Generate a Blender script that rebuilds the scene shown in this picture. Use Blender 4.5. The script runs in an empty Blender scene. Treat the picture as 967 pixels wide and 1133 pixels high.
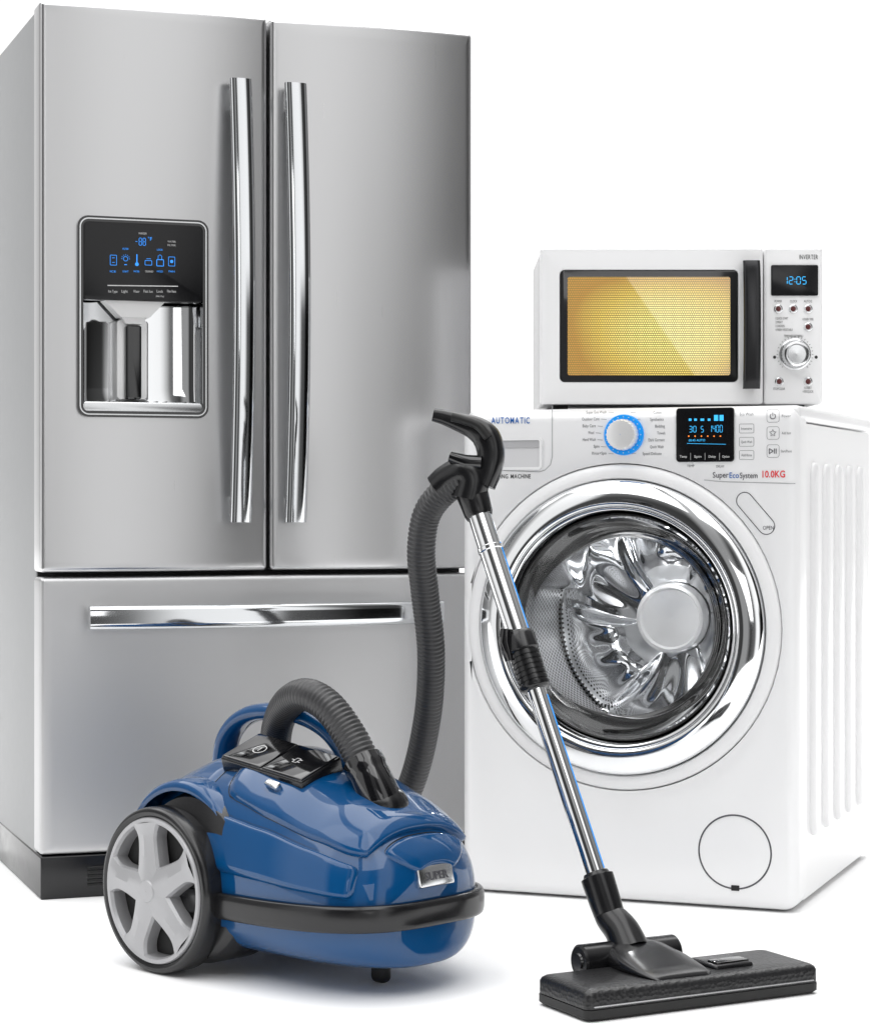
import bpy, bmesh, math, random
from mathutils import Vector, Euler
PI=math.pi
random.seed(4)
SC=bpy.context.scene; COL=SC.collection
F=2450.; CX=483.5; HY=560.; H=.726
# ---------------------------------------------------------------- frames
class Frame:
    def __init__(s,x,y,z,deg): s.x,s.y,s.z=x,y,z; s.a=math.radians(deg); s.c=math.cos(s.a); s.s=math.sin(s.a)
    def local(s,p):
        dx,dy=p[0]-s.x,p[1]-s.y
        return Vector((dx*s.c+dy*s.s,-dx*s.s+dy*s.c,p[2]-s.z))
    def world(s,p): return Vector((s.x+p[0]*s.c-p[1]*s.s, s.y+p[0]*s.s+p[1]*s.c, s.z+p[2]))
    def pix(s,px,py,ly=0.):
        dx,dz=(px-CX)/F,-(py-HY)/F
        n=(-s.s,s.c)
        t=(n[0]*s.x+n[1]*s.y+ly)/(n[0]*dx+n[1])
        P=(dx*t,t)
        return ((P[0]-s.x)*s.c+(P[1]-s.y)*s.s, H+dz*t-s.z)
    def rect(s,x0,x1,y0,y1,ly=0.):
        xm,ym=(x0+x1)/2,(y0+y1)/2
        return (s.pix(x0,ym,ly)[0],s.pix(x1,ym,ly)[0],s.pix(xm,y1,ly)[1],s.pix(xm,y0,ly)[1])
def wpt(px,py,Y): return Vector(((px-CX)/F*Y,Y,H-(py-HY)/F*Y))
# ---------------------------------------------------------------- mesh builder
class MB:
    def __init__(s): s.v=[]; s.f=[]
    def add(s,v,f):
        o=len(s.v); s.v+= [tuple(p) for p in v]; s.f+=[[i+o for i in q] for q in f]; return s
    def skin(s,loops,cap0=False,cap1=False,closed=True):
        n=len(loops[0]); v=[p for l in loops for p in l]; f=[]
        for i in range(len(loops)-1):
            for j in range(n if closed else n-1):
                k=(j+1)%n
                f.append([i*n+j,i*n+k,(i+1)*n+k,(i+1)*n+j])
        if cap0: f.append(list(range(n))[::-1])
        if cap1: f.append([(len(loops)-1)*n+j for j in range(n)])
        return s.add(v,f)
    def addbm(s,bm):
        bm.verts.index_update(); s.add([v.co for v in bm.verts],[[v.index for v in f.verts] for f in bm.faces]); bm.free(); return s
    def box(s,x0,x1,y0,y1,z0,z1,r=0.,seg=3,xf=None):
        bm=bmesh.new(); bmesh.ops.create_cube(bm,size=1)
        for v in bm.verts:
            v.co=Vector(((x0+x1)/2+v.co.x*(x1-x0),(y0+y1)/2+v.co.y*(y1-y0),(z0+z1)/2+v.co.z*(z1-z0)))
        if r>0: bmesh.ops.bevel(bm,geom=bm.edges[:],offset=r,segments=seg,profile=.5,affect='EDGES')
        if xf:
            for v in bm.verts: v.co=xf(v.co)
        return s.addbm(bm)
    def lathe(s,prof,c,n=64,cap0=False,cap1=False,a0=0,a1=2*PI):
        full=abs(a1-a0-2*PI)<1e-6
        m=n if full else n+1
        L=[[(c[0]+r*math.cos(a0+(a1-a0)*j/n),y,c[1]+r*math.sin(a0+(a1-a0)*j/n)) for j in range(m)] for r,y in prof]
        return s.skin(L,cap0,cap1,full)
    def sweep(s,path,rad,n=16,cap=True,sec=None,up=Vector((0,0,1))):
        P=[Vector(p) for p in path]; L=[]; prev=None
        for i,p in enumerate(P):
            t=(P[min(i+1,len(P)-1)]-P[max(i-1,0)]).normalized()
            if prev is None:
                a=t.cross(up); 
                if a.length<1e-3: a=t.cross(Vector((1,0,0)))
                a.normalize()
            else:
                a=(prev-t*prev.dot(t)).normalized()
            b=t.cross(a); prev=a
            r=rad(i/(len(P)-1)) if callable(rad) else (rad[i] if isinstance(rad,(list,tuple)) else rad)
            if sec: L.append([p+a*q[0]*r+b*q[1]*r for q in sec])
            else: L.append([p+a*r*math.cos(2*PI*j/n)+b*r*math.sin(2*PI*j/n) for j in range(n)])
        return s.skin(L,cap,cap)
    def stroke(s,pts,w,ly,closed=False):
        P=[Vector((p[0],p[1])) for p in pts]; n=len(P); A=[];B=[]
        for i,p in enumerate(P):
            if closed: d=P[(i+1)%n]-P[i-1]
            else: d=P[min(i+1,n-1)]-P[max(i-1,0)]
            if d.length<1e-9: d=Vector((1,0))
            d.normalize(); nn=Vector((-d.y,d.x))*w/2
            A.append((p.x+nn.x,ly,p.y+nn.y)); B.append((p.x-nn.x,ly,p.y-nn.y))
        f=[]
        for i in range(n if closed else n-1):
            k=(i+1)%n; f.append([i,k,n+k,n+i])
        return s.add(A+B,f)
    def disc(s,c,r,ly,n=24):
        return s.add([(c[0]+r*math.cos(2*PI*j/n),ly,c[1]+r*math.sin(2*PI*j/n)) for j in range(n)],[list(range(n))])
    def build(s,name,mat,parent=None,ang=35,loc=None,fr=None,flat=False):
        v=s.v
        if fr: v=[fr.local(p) for p in v]
        if loc: v=[(p[0]-loc[0],p[1]-loc[1],p[2]-loc[2]) for p in v]
        me=bpy.data.meshes.new(name); me.from_pydata(v,[],s.f)
        bm=bmesh.new(); bm.from_mesh(me)
        bmesh.ops.remove_doubles(bm,verts=bm.verts[:],dist=1e-6)
        if not flat: bmesh.ops.recalc_face_normals(bm,faces=bm.faces[:])
        bm.to_mesh(me); bm.free()
        me.shade_smooth()
        me.set_sharp_from_angle(angle=math.radians(ang))
        me.materials.append(mat)
        o=bpy.data.objects.new(name,me); COL.objects.link(o)
        if loc: o.location=loc
        if parent: o.parent=parent
        return o
def rr(x0,x1,z0,z1,r,y,n=6,k=0):
    pts=[]; r=max(r,1e-5)
    C=[(x1-r,z1-r,0),(x0+r,z1-r,PI/2),(x0+r,z0+r,PI),(x1-r,z0+r,1.5*PI)]
    for i,(cx,cz,a) in enumerate(C):
        arc=[(cx+r*math.cos(a+PI/2*j/n),cz+r*math.sin(a+PI/2*j/n)) for j in range(n+1)]
        pts+=arc
        nx=C[(i+1)%4]; q=(nx[0]+r*math.cos(nx[2]),nx[1]+r*math.sin(nx[2])); e=arc[-1]
        for j in range(1,k+1):
            t=j/(k+1); pts.append((e[0]+(q[0]-e[0])*t,e[1]+(q[1]-e[1])*t))
    return [(p[0],y,p[1]) for p in pts]
def bevloops(R,r,y0,y1,b,n=6,k=0,steps=4):
    x0,x1,z0,z1=R; L=[rr(x0,x1,z0,z1,r,y1,n,k)]
    for i in range(steps+1):
        a=PI/2*i/steps; ins=b*(1-math.cos(a)); y=y0+b*(1-math.sin(a))
        L.append(rr(x0+ins,x1-ins,z0+ins,z1-ins,max(r-ins,.0005),y,n,k))
    return L
def plate(mb,R,r,y0,y1,b=.002,n=6):
    return mb.skin(bevloops(R,r,y0,y1,b,n),True,True)
def ring(mb,R,r,t,y0,y1,n=6):
    x0,x1,z0,z1=R; ri=max(r-t,.0005)
    A=lambda y:rr(x0,x1,z0,z1,r,y,n); B=lambda y:rr(x0+t,x1-t,z0+t,z1-t,ri,y,n)
    return mb.skin([A(y1),A(y0),B(y0),B(y1),A(y1)])
def smooth(P,n=8):
    P=[Vector(p) for p in P]; Q=[P[0]*2-P[1]]+P+[P[-1]*2-P[-2]]; out=[]
    for i in range(1,len(Q)-2):
        a,b,c,d=Q[i-1:i+3]
        for j in range(n):
            t=j/n
            out.append(.5*((2*b)+(c-a)*t+(2*a-5*b+4*c-d)*t*t+(3*b-a-3*c+d)*t**3))
    out.append(P[-1]); return out
def interp(T,x):
    if x<=T[0][0]: return T[0][1]
    for (a,b),(c,d) in zip(T,T[1:]):
        if x<=c:
            t=(x-a)/(c-a); t=t*t*(3-2*t)*.4+t*.6; return b+(d-b)*t
    return T[-1][1]
# ---------------------------------------------------------------- text
_tc={}
def tmesh(s,bold):
    if (s,bold) in _tc: return _tc[(s,bold)]
    c=bpy.data.curves.new('t','FONT'); c.body=s; c.size=1; c.offset=bold; c.resolution_u=3
    o=bpy.data.objects.new('t',c); COL.objects.link(o); bpy.context.view_layer.update()
    me=bpy.data.meshes.new_from_object(o.evaluated_get(bpy.context.evaluated_depsgraph_get()))
    r=([tuple(v.co) for v in me.vertices],[list(p.vertices) for p in me.polygons])
    bpy.data.objects.remove(o); bpy.data.meshes.remove(me); bpy.data.curves.remove(c)
    _tc[(s,bold)]=r; return r
def T(mb,fr,s,px,py,h,align='c',w=None,ly=-.001,bold=0.,slant=0):
    x,z=fr.pix(px,py,ly); m=abs(fr.pix(px,py+1,ly)[1]-z); mx=abs(fr.pix(px+1,py,ly)[0]-x)
    V,Fc=tmesh(s,bold)
    if not V: return
    xs=[v[0] for v in V]; xa,xb=min(xs),max(xs); k=h*m/.69; kx=k if w is None else w*mx/(xb-xa)
    W=(xb-xa)*kx; ox={'c':-W/2,'l':0,'r':-W}[align]
    mb.add([(x+ox+(v[0]-xa)*kx+slant*v[1]*k,ly,z+(v[1]-.345)*k) for v in V],Fc)
def spaced(mb,fr,s,x0,x1,py,h,bold=.01,gap=.16,ly=-.001):
    """letters set one by one with even gaps between pixel x0 and x1"""
    ws=[max(v[0] for v in tmesh(ch,bold)[0])-min(v[0] for v in tmesh(ch,bold)[0]) for ch in s]
    tot=sum(ws)+gap*(len(s)-1); k=(x1-x0)/tot; x=x0
    for ch,w_ in zip(s,ws):
        T(mb,fr,ch,x+w_*k/2,py,h,w=w_*k,bold=bold,ly=ly); x+=(w_+gap)*k
SEG={'0':'abcdef','1':'bc','2':'abged','3':'abgcd','4':'fgbc','5':'afgcd','6':'afgedc','7':'abc','8':'abcdefg','9':'abcdfg','-':'g'}
def seg(mb,R,st,ly,th=.13,gap=.3):
    x0,x1,z0,z1=R; n=sum(.35 if c in ':' else (.5 if c==' ' else 1) for c in st); cw=(x1-x0)/n; x=x0; h=z1-z0
    for c in st:
        if c==' ': x+=cw*.5; continue
        if c==':':
            for q in (.32,.68): mb.disc((x+cw*.17,z0+h*q),cw*.08,ly,10)
            x+=cw*.35; continue
        a,b=x+cw*.14,x+cw*.8; t=cw*th
        D={'a':((a,z1),(b,z1)),'b':((b,z1),(b,z0+h/2)),'c':((b,z0+h/2),(b,z0)),'d':((a,z0),(b,z0)),'e':((a,z0),(a,z0+h/2)),'f':((a,z0+h/2),(a,z1)),'g':((a,z0+h/2),(b,z0+h/2))}
        for k in SEG[c]:
            p,q=Vector(D[k][0]),Vector(D[k][1]); d=(q-p).normalized()*t*.55
            mb.stroke([p+d,q-d],t,ly)
        x+=cw
# ---------------------------------------------------------------- materials
def mat(name,col,metal=0.,rough=.4,coat=0.,emit=None,es=0.,spec=.5,noise=0.,bump=0.,nscale=40.,stretch=(1,1,1),aniso=0.,colvar=0.):
    m=bpy.data.materials.new(name); m.use_nodes=True; nt=m.node_tree; b=nt.nodes['Principled BSDF']
    b.inputs['Base Color'].default_value=(*col,1); b.inputs['Metallic'].default_value=metal
    b.inputs['Roughness'].default_value=rough; b.inputs['Coat Weight'].default_value=coat
    b.inputs['Coat Roughness'].default_value=.03; b.inputs['Specular IOR Level'].default_value=spec
    b.inputs['Anisotropic'].default_value=aniso
    if emit: b.inputs['Emission Color'].default_value=(*emit,1); b.inputs['Emission Strength'].default_value=es
    if noise or bump or colvar:
        tc=nt.nodes.new('ShaderNodeTexCoord'); mp=nt.nodes.new('ShaderNodeMapping'); mp.inputs['Scale'].default_value=stretch
        nz=nt.nodes.new('ShaderNodeTexNoise'); nz.inputs['Scale'].default_value=nscale; nz.inputs['Detail'].default_value=4
        nt.links.new(tc.outputs['Object'],mp.inputs[0]); nt.links.new(mp.outputs[0],nz.inputs['Vector'])
        if noise:
            r=nt.nodes.new('ShaderNodeMapRange'); r.inputs[3].default_value=max(rough-noise,.01); r.inputs[4].default_value=rough+noise
            nt.links.new(nz.outputs['Fac'],r.inputs[0]); nt.links.new(r.outputs[0],b.inputs['Roughness'])
        if bump:
            bp=nt.nodes.new('ShaderNodeBump'); bp.inputs['Strength'].default_value=bump; bp.inputs['Distance'].default_value=.001
            nt.links.new(nz.outputs['Fac'],bp.inputs['Height']); nt.links.new(bp.outputs[0],b.inputs['Normal'])
        if colvar:
            mx=nt.nodes.new('ShaderNodeMix'); mx.data_type='RGBA'
            mx.inputs[6].default_value=(*[c*(1-colvar) for c in col],1); mx.inputs[7].default_value=(*[min(c*(1+colvar),1) for c in col],1)
            nt.links.new(nz.outputs['Fac'],mx.inputs[0]); nt.links.new(mx.outputs[2],b.inputs['Base Color'])
    return m
M={}
M['steel']=mat('brushed_steel',(.66,.66,.665),1.,.28,noise=.012,nscale=6,stretch=(60,60,1),colvar=.006)
M['steel2']=mat('drawer_steel',(.58,.58,.585),1.,.44,noise=.012,nscale=6,stretch=(60,60,1),colvar=.006)
M['side']=mat('grey_painted_side',(.32,.325,.33),0.,.5,noise=.04)
M['chrome']=mat('chrome',(.84,.85,.86),1.,.06,noise=.02,nscale=12)
M['hchrome']=mat('handle_chrome',(.72,.735,.75),1.,.08,noise=.02,nscale=12)
M['satin']=mat('satin_metal',(.70,.71,.72),1.,.2,noise=.04)
M['pale']=mat('pale_steel',(.78,.78,.78),.6,.4,noise=.04)
M['hub']=mat('hub_steel',(.86,.86,.86),.45,.3,noise=.04)
M['black']=mat('black_plastic',(.008,.008,.009),0,.22,noise=.05)
M['gloss']=mat('gloss_black',(.005,.005,.006),0,.08,coat=.6,noise=.02)
M['panel']=mat('dark_glass_panel',(.006,.006,.007),0,.14,spec=.35,noise=.02)
M['rubber']=mat('rubber',(.010,.010,.010),0,.5,spec=.4,noise=.08,bump=.2)
M['hose']=mat('hose_grey',(.045,.045,.047),0,.36,noise=.06)
M['white']=mat('white_enamel',(.83,.83,.835),0,.28,coat=.4,noise=.01,nscale=5)
M['whitep']=mat('white_plastic',(.81,.81,.815),0,.32,coat=.3,noise=.02)
M['whitem']=mat('oven_white',(.91,.91,.915),0,.3,coat=.3,noise=.02)
M['seam']=mat('seam_grey',(.16,.16,.165),0,.5,noise=.05)
M['lseam']=mat('light_seam',(.36,.36,.37),0,.5,noise=.05)
M['blue']=mat('blue_lacquer',(.0001,.056,.175),0.,.4,coat=1.,spec=.05,noise=.03,nscale=8)
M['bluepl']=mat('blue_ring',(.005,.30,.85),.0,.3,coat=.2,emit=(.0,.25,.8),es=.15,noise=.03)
M['rim']=mat('grey_rim',(.37,.37,.38),.3,.32,noise=.05)
M['ink']=mat('grey_ink',(.07,.07,.08),0,.5,noise=.05)
M['inkd']=mat('dark_ink',(.02,.02,.02),0,.5,noise=.05)
M['inkw']=mat('white_ink',(.7,.7,.7),0,.5,noise=.05)
M['inkb']=mat('blue_ink',(.005,.12,.42),0,.5,noise=.05)
M['inkr']=mat('red_ink',(.75,.02,.03),0,.5,noise=.05)
M['glowb']=mat('blue_glow',(.02,.2,.7),0,.5,emit=(.04,.33,1),es=.8,noise=.01)
M['glowc']=mat('cyan_glow',(.02,.3,.6),0,.5,emit=(.05,.5,1),es=.8,noise=.01)
M['glowo']=mat('orange_glow',(.8,.2,.02),0,.5,emit=(1,.25,.03),es=.8,noise=.01)
M['dark']=mat('dark_void',(.008,.008,.008),0,.6,noise=.05)
M['floor']=mat('white_floor',(.98,.98,.98),0,.9,spec=.1,colvar=.005,nscale=2)
def glassmat():
    m=bpy.data.materials.new('door_glass'); m.use_nodes=True; nt=m.node_tree; nt.nodes.clear()
    o=nt.nodes.new('ShaderNodeOutputMaterial'); t=nt.nodes.new('ShaderNodeBsdfTransparent'); g=nt.nodes.new('ShaderNodeBsdfGlossy')
    g.inputs['Roughness'].default_value=.02; t.inputs[0].default_value=(.97,.975,.98,1)
    fz=nt.nodes.new('ShaderNodeFresnel'); fz.inputs[0].default_value=1.35; mx=nt.nodes.new('ShaderNodeMixShader')
    nt.links.new(fz.outputs[0],mx.inputs[0]); nt.links.new(t.outputs[0],mx.inputs[1]); nt.links.new(g.outputs[0],mx.inputs[2]); nt.links.new(mx.outputs[0],o.inputs[0])
    return m
M['glass']=glassmat()
def mathn(nt,op,a,b=None):
    n=nt.nodes.new('ShaderNodeMath'); n.operation=op
    for i,v in enumerate((a,b)):
        if v is None: continue
        if isinstance(v,(int,float)): n.inputs[i].default_value=v
        else: nt.links.new(v,n.inputs[i])
    return n.outputs[0]
def dots(nt,u,v,rad):
    row=mathn(nt,'FLOOR',v); off=mathn(nt,'MULTIPLY',mathn(nt,'MODULO',row,2.),.5)
    fu=mathn(nt,'SUBTRACT',mathn(nt,'FRACT',mathn(nt,'ADD',u,off)),.5); fv=mathn(nt,'SUBTRACT',mathn(nt,'FRACT',v),.5)
    d=mathn(nt,'SQRT',mathn(nt,'ADD',mathn(nt,'MULTIPLY',fu,fu),mathn(nt,'MULTIPLY',fv,fv)))
    return mathn(nt,'LESS_THAN',d,rad)
def drummat():
    m=bpy.data.materials.new('perforated_steel'); m.use_nodes=True; nt=m.node_tree; b=nt.nodes['Principled BSDF']
    b.inputs['Metallic'].default_value=.85; b.inputs['Roughness'].default_value=.28
    tc=nt.nodes.new('ShaderNodeTexCoord'); sp=nt.nodes.new('ShaderNodeSeparateXYZ'); nt.links.new(tc.outputs['Object'],sp.inputs[0])
    an=mathn(nt,'ARCTAN2',sp.outputs[0],sp.outputs[2]); u=mathn(nt,'MULTIPLY',an,.235/.0095); v=mathn(nt,'MULTIPLY',mathn(nt,'ADD',sp.outputs[1],2.),1/.0095)
    d=dots(nt,u,v,.26)
    mx=nt.nodes.new('ShaderNodeMix'); mx.data_type='RGBA'; mx.inputs[6].default_value=(.88,.88,.89,1); mx.inputs[7].default_value=(.01,.01,.01,1)
    nt.links.new(d,mx.inputs[0]); nt.links.new(mx.outputs[2],b.inputs['Base Color']); return m
M['drum']=drummat()
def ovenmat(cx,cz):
    m=bpy.data.materials.new('painted_glow_mesh'); m.use_nodes=True; nt=m.node_tree; b=nt.nodes['Principled BSDF']
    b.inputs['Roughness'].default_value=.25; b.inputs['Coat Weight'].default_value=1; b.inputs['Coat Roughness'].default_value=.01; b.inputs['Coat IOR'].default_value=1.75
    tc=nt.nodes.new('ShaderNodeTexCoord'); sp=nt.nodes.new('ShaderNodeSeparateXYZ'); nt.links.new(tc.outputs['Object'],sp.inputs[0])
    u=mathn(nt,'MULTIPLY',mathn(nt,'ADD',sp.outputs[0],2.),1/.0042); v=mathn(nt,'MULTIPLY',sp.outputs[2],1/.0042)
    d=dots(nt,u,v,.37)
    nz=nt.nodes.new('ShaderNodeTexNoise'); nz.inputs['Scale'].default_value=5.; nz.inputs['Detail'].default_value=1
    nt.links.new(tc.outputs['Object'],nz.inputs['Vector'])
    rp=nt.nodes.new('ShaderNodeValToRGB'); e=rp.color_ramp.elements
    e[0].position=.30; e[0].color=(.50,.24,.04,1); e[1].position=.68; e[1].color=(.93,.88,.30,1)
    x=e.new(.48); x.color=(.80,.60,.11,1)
    # cavity glow painted into colour and emission, brightest right of the middle
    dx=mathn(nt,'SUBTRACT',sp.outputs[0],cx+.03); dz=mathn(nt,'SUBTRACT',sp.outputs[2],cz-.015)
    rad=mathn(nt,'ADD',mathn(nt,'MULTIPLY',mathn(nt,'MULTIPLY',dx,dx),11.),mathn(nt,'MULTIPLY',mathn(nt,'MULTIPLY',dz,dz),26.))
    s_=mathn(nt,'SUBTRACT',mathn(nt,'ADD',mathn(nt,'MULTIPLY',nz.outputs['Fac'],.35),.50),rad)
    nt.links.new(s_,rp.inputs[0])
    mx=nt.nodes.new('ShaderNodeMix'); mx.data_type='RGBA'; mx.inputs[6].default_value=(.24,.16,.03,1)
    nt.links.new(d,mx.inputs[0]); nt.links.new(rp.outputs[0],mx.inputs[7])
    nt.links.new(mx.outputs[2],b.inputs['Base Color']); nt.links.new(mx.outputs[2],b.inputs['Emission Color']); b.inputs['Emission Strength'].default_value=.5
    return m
def headmat():
    m=bpy.data.materials.new('textured_black'); m.use_nodes=True; nt=m.node_tree; b=nt.nodes['Principled BSDF']
    b.inputs['Roughness'].default_value=.34; b.inputs['Base Color'].default_value=(.011,.011,.012,1)
    tc=nt.nodes.new('ShaderNodeTexCoord'); vo=nt.nodes.new('ShaderNodeTexVoronoi'); vo.inputs['Scale'].default_value=170.; vo.inputs['Randomness'].default_value=.6
    bp=nt.nodes.new('ShaderNodeBump'); bp.inputs['Strength'].default_value=.7; bp.inputs['Distance'].default_value=.001
    nt.links.new(tc.outputs['Object'],vo.inputs['Vector']); nt.links.new(vo.outputs['Distance'],bp.inputs['Height']); nt.links.new(bp.outputs[0],b.inputs['Normal']); return m
# ---------------------------------------------------------------- things
def thing(name,label,cat,fr):
    o=bpy.data.objects.new(name,None); COL.objects.link(o); o.empty_display_size=.1
    o.location=(fr.x,fr.y,fr.z); o.rotation_euler=(0,0,fr.a); o['label']=label; o['category']=cat; return o
fl=MB(); fl.add([(-12,2.2,0),(12,2.2,0),(12,40,0),(-12,40,0)],[[0,1,2,3]])
fo=fl.build('floor',M['floor'],flat=True); fo['kind']='structure'

# ================================================================ FRIDGE
A=(-.727,4.063); B=(.073,4.355)
fr=Frame((A[0]+B[0])/2,(A[1]+B[1])/2,0,math.degrees(math.atan2(B[1]-A[1],B[0]-A[0])))
W=math.hypot(B[0]-A[0],B[1]-A[1]); hw=W/2; FH=1.658
FRG=thing('refrigerator','tall stainless steel french door refrigerator with a black water dispenser, standing at the left','refrigerator',fr)
MB().box(-hw+.004,hw-.004,.075,.64,.05,FH-.004,.006).build('cabinet',M['side'],FRG)
zs=fr.pix(45,637)[1]; zd=fr.pix(45,948)[1]; xg=fr.pix(299,300)[0]
disp=fr.rect(85,230,241,462)
ds=(disp[0]+.006,disp[1]-.006,disp[2]+.006,disp[3]-.006)
def bowed(R,hole=None,b=.010,n=26):
    """door with rounded edges and a face gently bowed across its width; optional opening"""
    x0,x1,z0,z1=R; K=24
    def yy(x):
        q=(x-(x0+x1)/2)/((x1-x0)/2); return b*abs(q)**2.2
    L=bevloops(R,.008,0.,.07,.009,6,K)
    L=[L[0]]+[[(p[0],p[1]+yy(p[0]),p[2]) for p in l] for l in L[1:]]
    last=L[-1]
    if hole: tgt=rr(*hole,.012,0,6,K)
    else:
        cx,cz=(x0+x1)/2,(z0+z1)/2; hx,hz=(x1-x0)*.01,(z1-z0)*.01; tgt=rr(cx-hx,cx+hx,cz-hz,cz+hz,.0005,0,6,K)
    for p_i in range(1,n+1):
        t=p_i/n
        L.append([(p[0]+(q[0]-p[0])*t,yy(p[0]+(q[0]-p[0])*t),p[2]+(q[2]-p[2])*t) for p,q in zip(last,tgt)])
    if hole: L.append([(p[0],.03,p[2]) for p in L[-1]])
    return MB().skin(L,False,not hole)
ld=bowed((-hw,xg-.0025,zs+.005,FH),ds).build('door',M['steel'],FRG,ang=60)
ld['label']='left steel door with the black water dispenser'
rd=bowed((xg+.0025,hw,zs+.005,FH)).build('door',M['steel'],FRG,ang=60)
rd['label']='right steel door without a dispenser'
dr=bowed((-hw,hw,zd,zs-.004)).build('freezer_drawer',M['steel2'],FRG,ang=60)
MB().box(-hw+.006,hw-.006,.066,.078,zd+.02,FH-.02,.001).build('door_gasket',M['dark'],FRG)
def sec_bar(w,t,n=28,e=5.,e2=2.6):
    out=[]
    for j in range(n):
        a=2*PI*j/n; c,s=math.cos(a),math.sin(a)
        out.append((w/2*math.copysign(abs(c)**(2/e),c),t/2*math.copysign(abs(s)**(2/e2),s)))
    return out
def vhandle(px0,px1,py0,py1,par):
    x0,x1,z0,z1=fr.rect(px0,px1,py0,py1,-.055); xc=(x0+x1)/2; m=MB(); N=40
    pts=[(xc,-.030-.028*math.sin(PI*i/N)**.9,z0+(z1-z0)*i/N) for i in range(N+1)]
    L=[[(p[0]+q[0],p[1]+q[1],p[2]) for q in sec_bar(x1-x0,.020,44,3.4,2.2)] for p in pts]
    m.skin(L,True,True); h=m.build('handle',M['hchrome'],par)
    for z in (z0+.03,z1-.03): MB().box(xc-.012,xc+.012,-.035,.012,z-.018,z+.018,.004).build('handle_mount',M['satin'],par)
vhandle(258,282,84,578,ld); vhandle(319,343,89,578,rd)
x0,_,zb,zt=fr.rect(101,101,671,698,-.05); x1=fr.pix(493,680,-.05)[0]; m=MB(); N=40; zc=(zb+zt)/2
m.skin([[(x0+(x1-x0)*i/N,-.032-.028*math.sin(PI*i/N)**.9+q[1],zc+q[0]) for q in sec_bar(zt-zb,.024,44,4.2,2.5)] for i in range(N+1)],True,True).build('handle',M['hchrome'],dr)
for x in (x0+.03,x1-.03): MB().box(x-.018,x+.018,-.04,.012,zc-.012,zc+.012,.004).build('handle_mount',M['satin'],dr)
MB().box(-hw+.002,hw-.002,.012,.6,.0,zd-.003,.004).build('kick_plate',M['black'],FRG)
g=MB()
for i in range(5):
    z=.022+i*.008; g.box(fr.pix(98,980)[0],hw-.06,.007,.018,z,z+.0035,.0008,1)
g.build('vent_grille',M['rubber'],FRG)
# dispenser
d0=MB(); ring(d0,disp,.02,.011,-.006,.014); dp=d0.build('water_dispenser',M['gloss'],FRG)
x0,x1,z0,z1=disp
q=MB(); ring(q,(x0+.004,x1-.004,z0+.004,z1-.004),.017,.0022,-.0072,-.004); q.build('trim_line',M['satin'],dp)
pz=fr.pix(157,333)[1]; tz=fr.pix(157,446)[1]
plate(MB(),(x0+.009,x1-.009,pz,z1-.009),.010,-.005,.02,.002).build('control_panel',M['panel'],dp)
xa,xb=x0+.009,x1-.009; dd=.058; xm=fr.pix(150,400)[0]
n=MB(); L=[]
for z,k_ in ((tz-.002,.90),(tz+.01,.97),(tz+.03,1.),(pz+.002,1.)):
    L.append([(xa+(xb-xa)*(1-math.cos(PI*j/40))/2, dd*k_*math.sin(PI*j/40)**.35 if 0<j<40 else 0., z) for j in range(41)])
n.skin(L,closed=False); n.build('niche',M['chrome'],dp,ang=80)
def trap(mb,xc,w0,w1,z0,z1,y0,y1):
    v=[(xc-w0/2,y0,z0),(xc+w0/2,y0,z0),(xc+w1/2,y0,z1),(xc-w1/2,y0,z1)]; v+=[(a,y1,c) for a,b,c in v]
    return mb.add(v,[[0,1,2,3],[4,5,6,7],[0,1,5,4],[1,2,6,5],[2,3,7,6],[3,0,4,7]])
s=MB(); trap(s,xm,.055,.115,pz-.03,pz+.001,.002,.045); trap(s,xm,.03,.05,pz-.042,pz-.029,.01,.04); s.build('spout',M['pale'],dp,ang=20)
lh=MB(); lh.skin([rr(xm-.034+i_,xm+.034-i_,tz+.003+i_,pz-.034,.006,y_) for y_,i_ in ((.057,0),(.036,.002),(.030,.006))],True,True).build('lever_holder',M['hub'],dp)
plate(MB(),(xm-.015,xm+.015,tz+.008,pz-.044),.005,.014,.034,.004).build('lever',M['gloss'],dp)
t=MB(); plate(t,(x0+.009,x1-.009,z0+.009,tz+.002),.008,-.004,.055,.003); t.build('drip_tray',M['satin'],dp)
t=MB()
for i in range(12): 
    xx=x0+.025+i*(x1-x0-.05)/11; t.box(xx-.002,xx+.002,.0,.04,tz+.001,tz+.004,.0008,1)
t.build('tray_grid',M['gloss'],dp)
ly=-.0062
w=MB(); wd=.0009
X=lambda a,b:fr.pix(a,b,ly)
rc=fr.rect(149,162,263,271,ly); seg(w,rc,'-88',ly)
T(w,fr,'°F',166,264,4,ly=ly)
def rectline(mb,f_,a,b,c,d,wd,ly,r=.001):
    R=f_.rect(a,b,c,d,ly); mb.stroke([(p[0],p[2]) for p in rr(*R,r,0,3)],wd,ly,True)
rectline(w,fr,122,129,282,293,wd,ly); w.stroke([X(124,285),X(127,285)],wd,ly); w.stroke([X(124,290),X(127,290)],wd,ly)
c=X(139,286); w.stroke([(c[0]+.0042*math.cos(a*PI/8),c[1]+.0042*math.sin(a*PI/8)) for a in range(16)],wd,ly,True)
for a in range(7):
    an=PI*a/6; w.stroke([(c[0]+.0065*math.cos(an),c[1]+.0065*math.sin(an)),(c[0]+.0082*math.cos(an),c[1]+.0082*math.sin(an))],wd,ly)
w.stroke([X(137.5,292.5),X(140.5,292.5)],wd*1.5,ly)
w.stroke([X(151.5,281),X(151.5,291)],wd*2.2,ly); w.disc(X(151.5,292),.0034,ly)
rectline(w,fr,160.5,168,288,293,wd,ly); w.stroke([X(162,286),X(167,286)],wd,ly)
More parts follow.
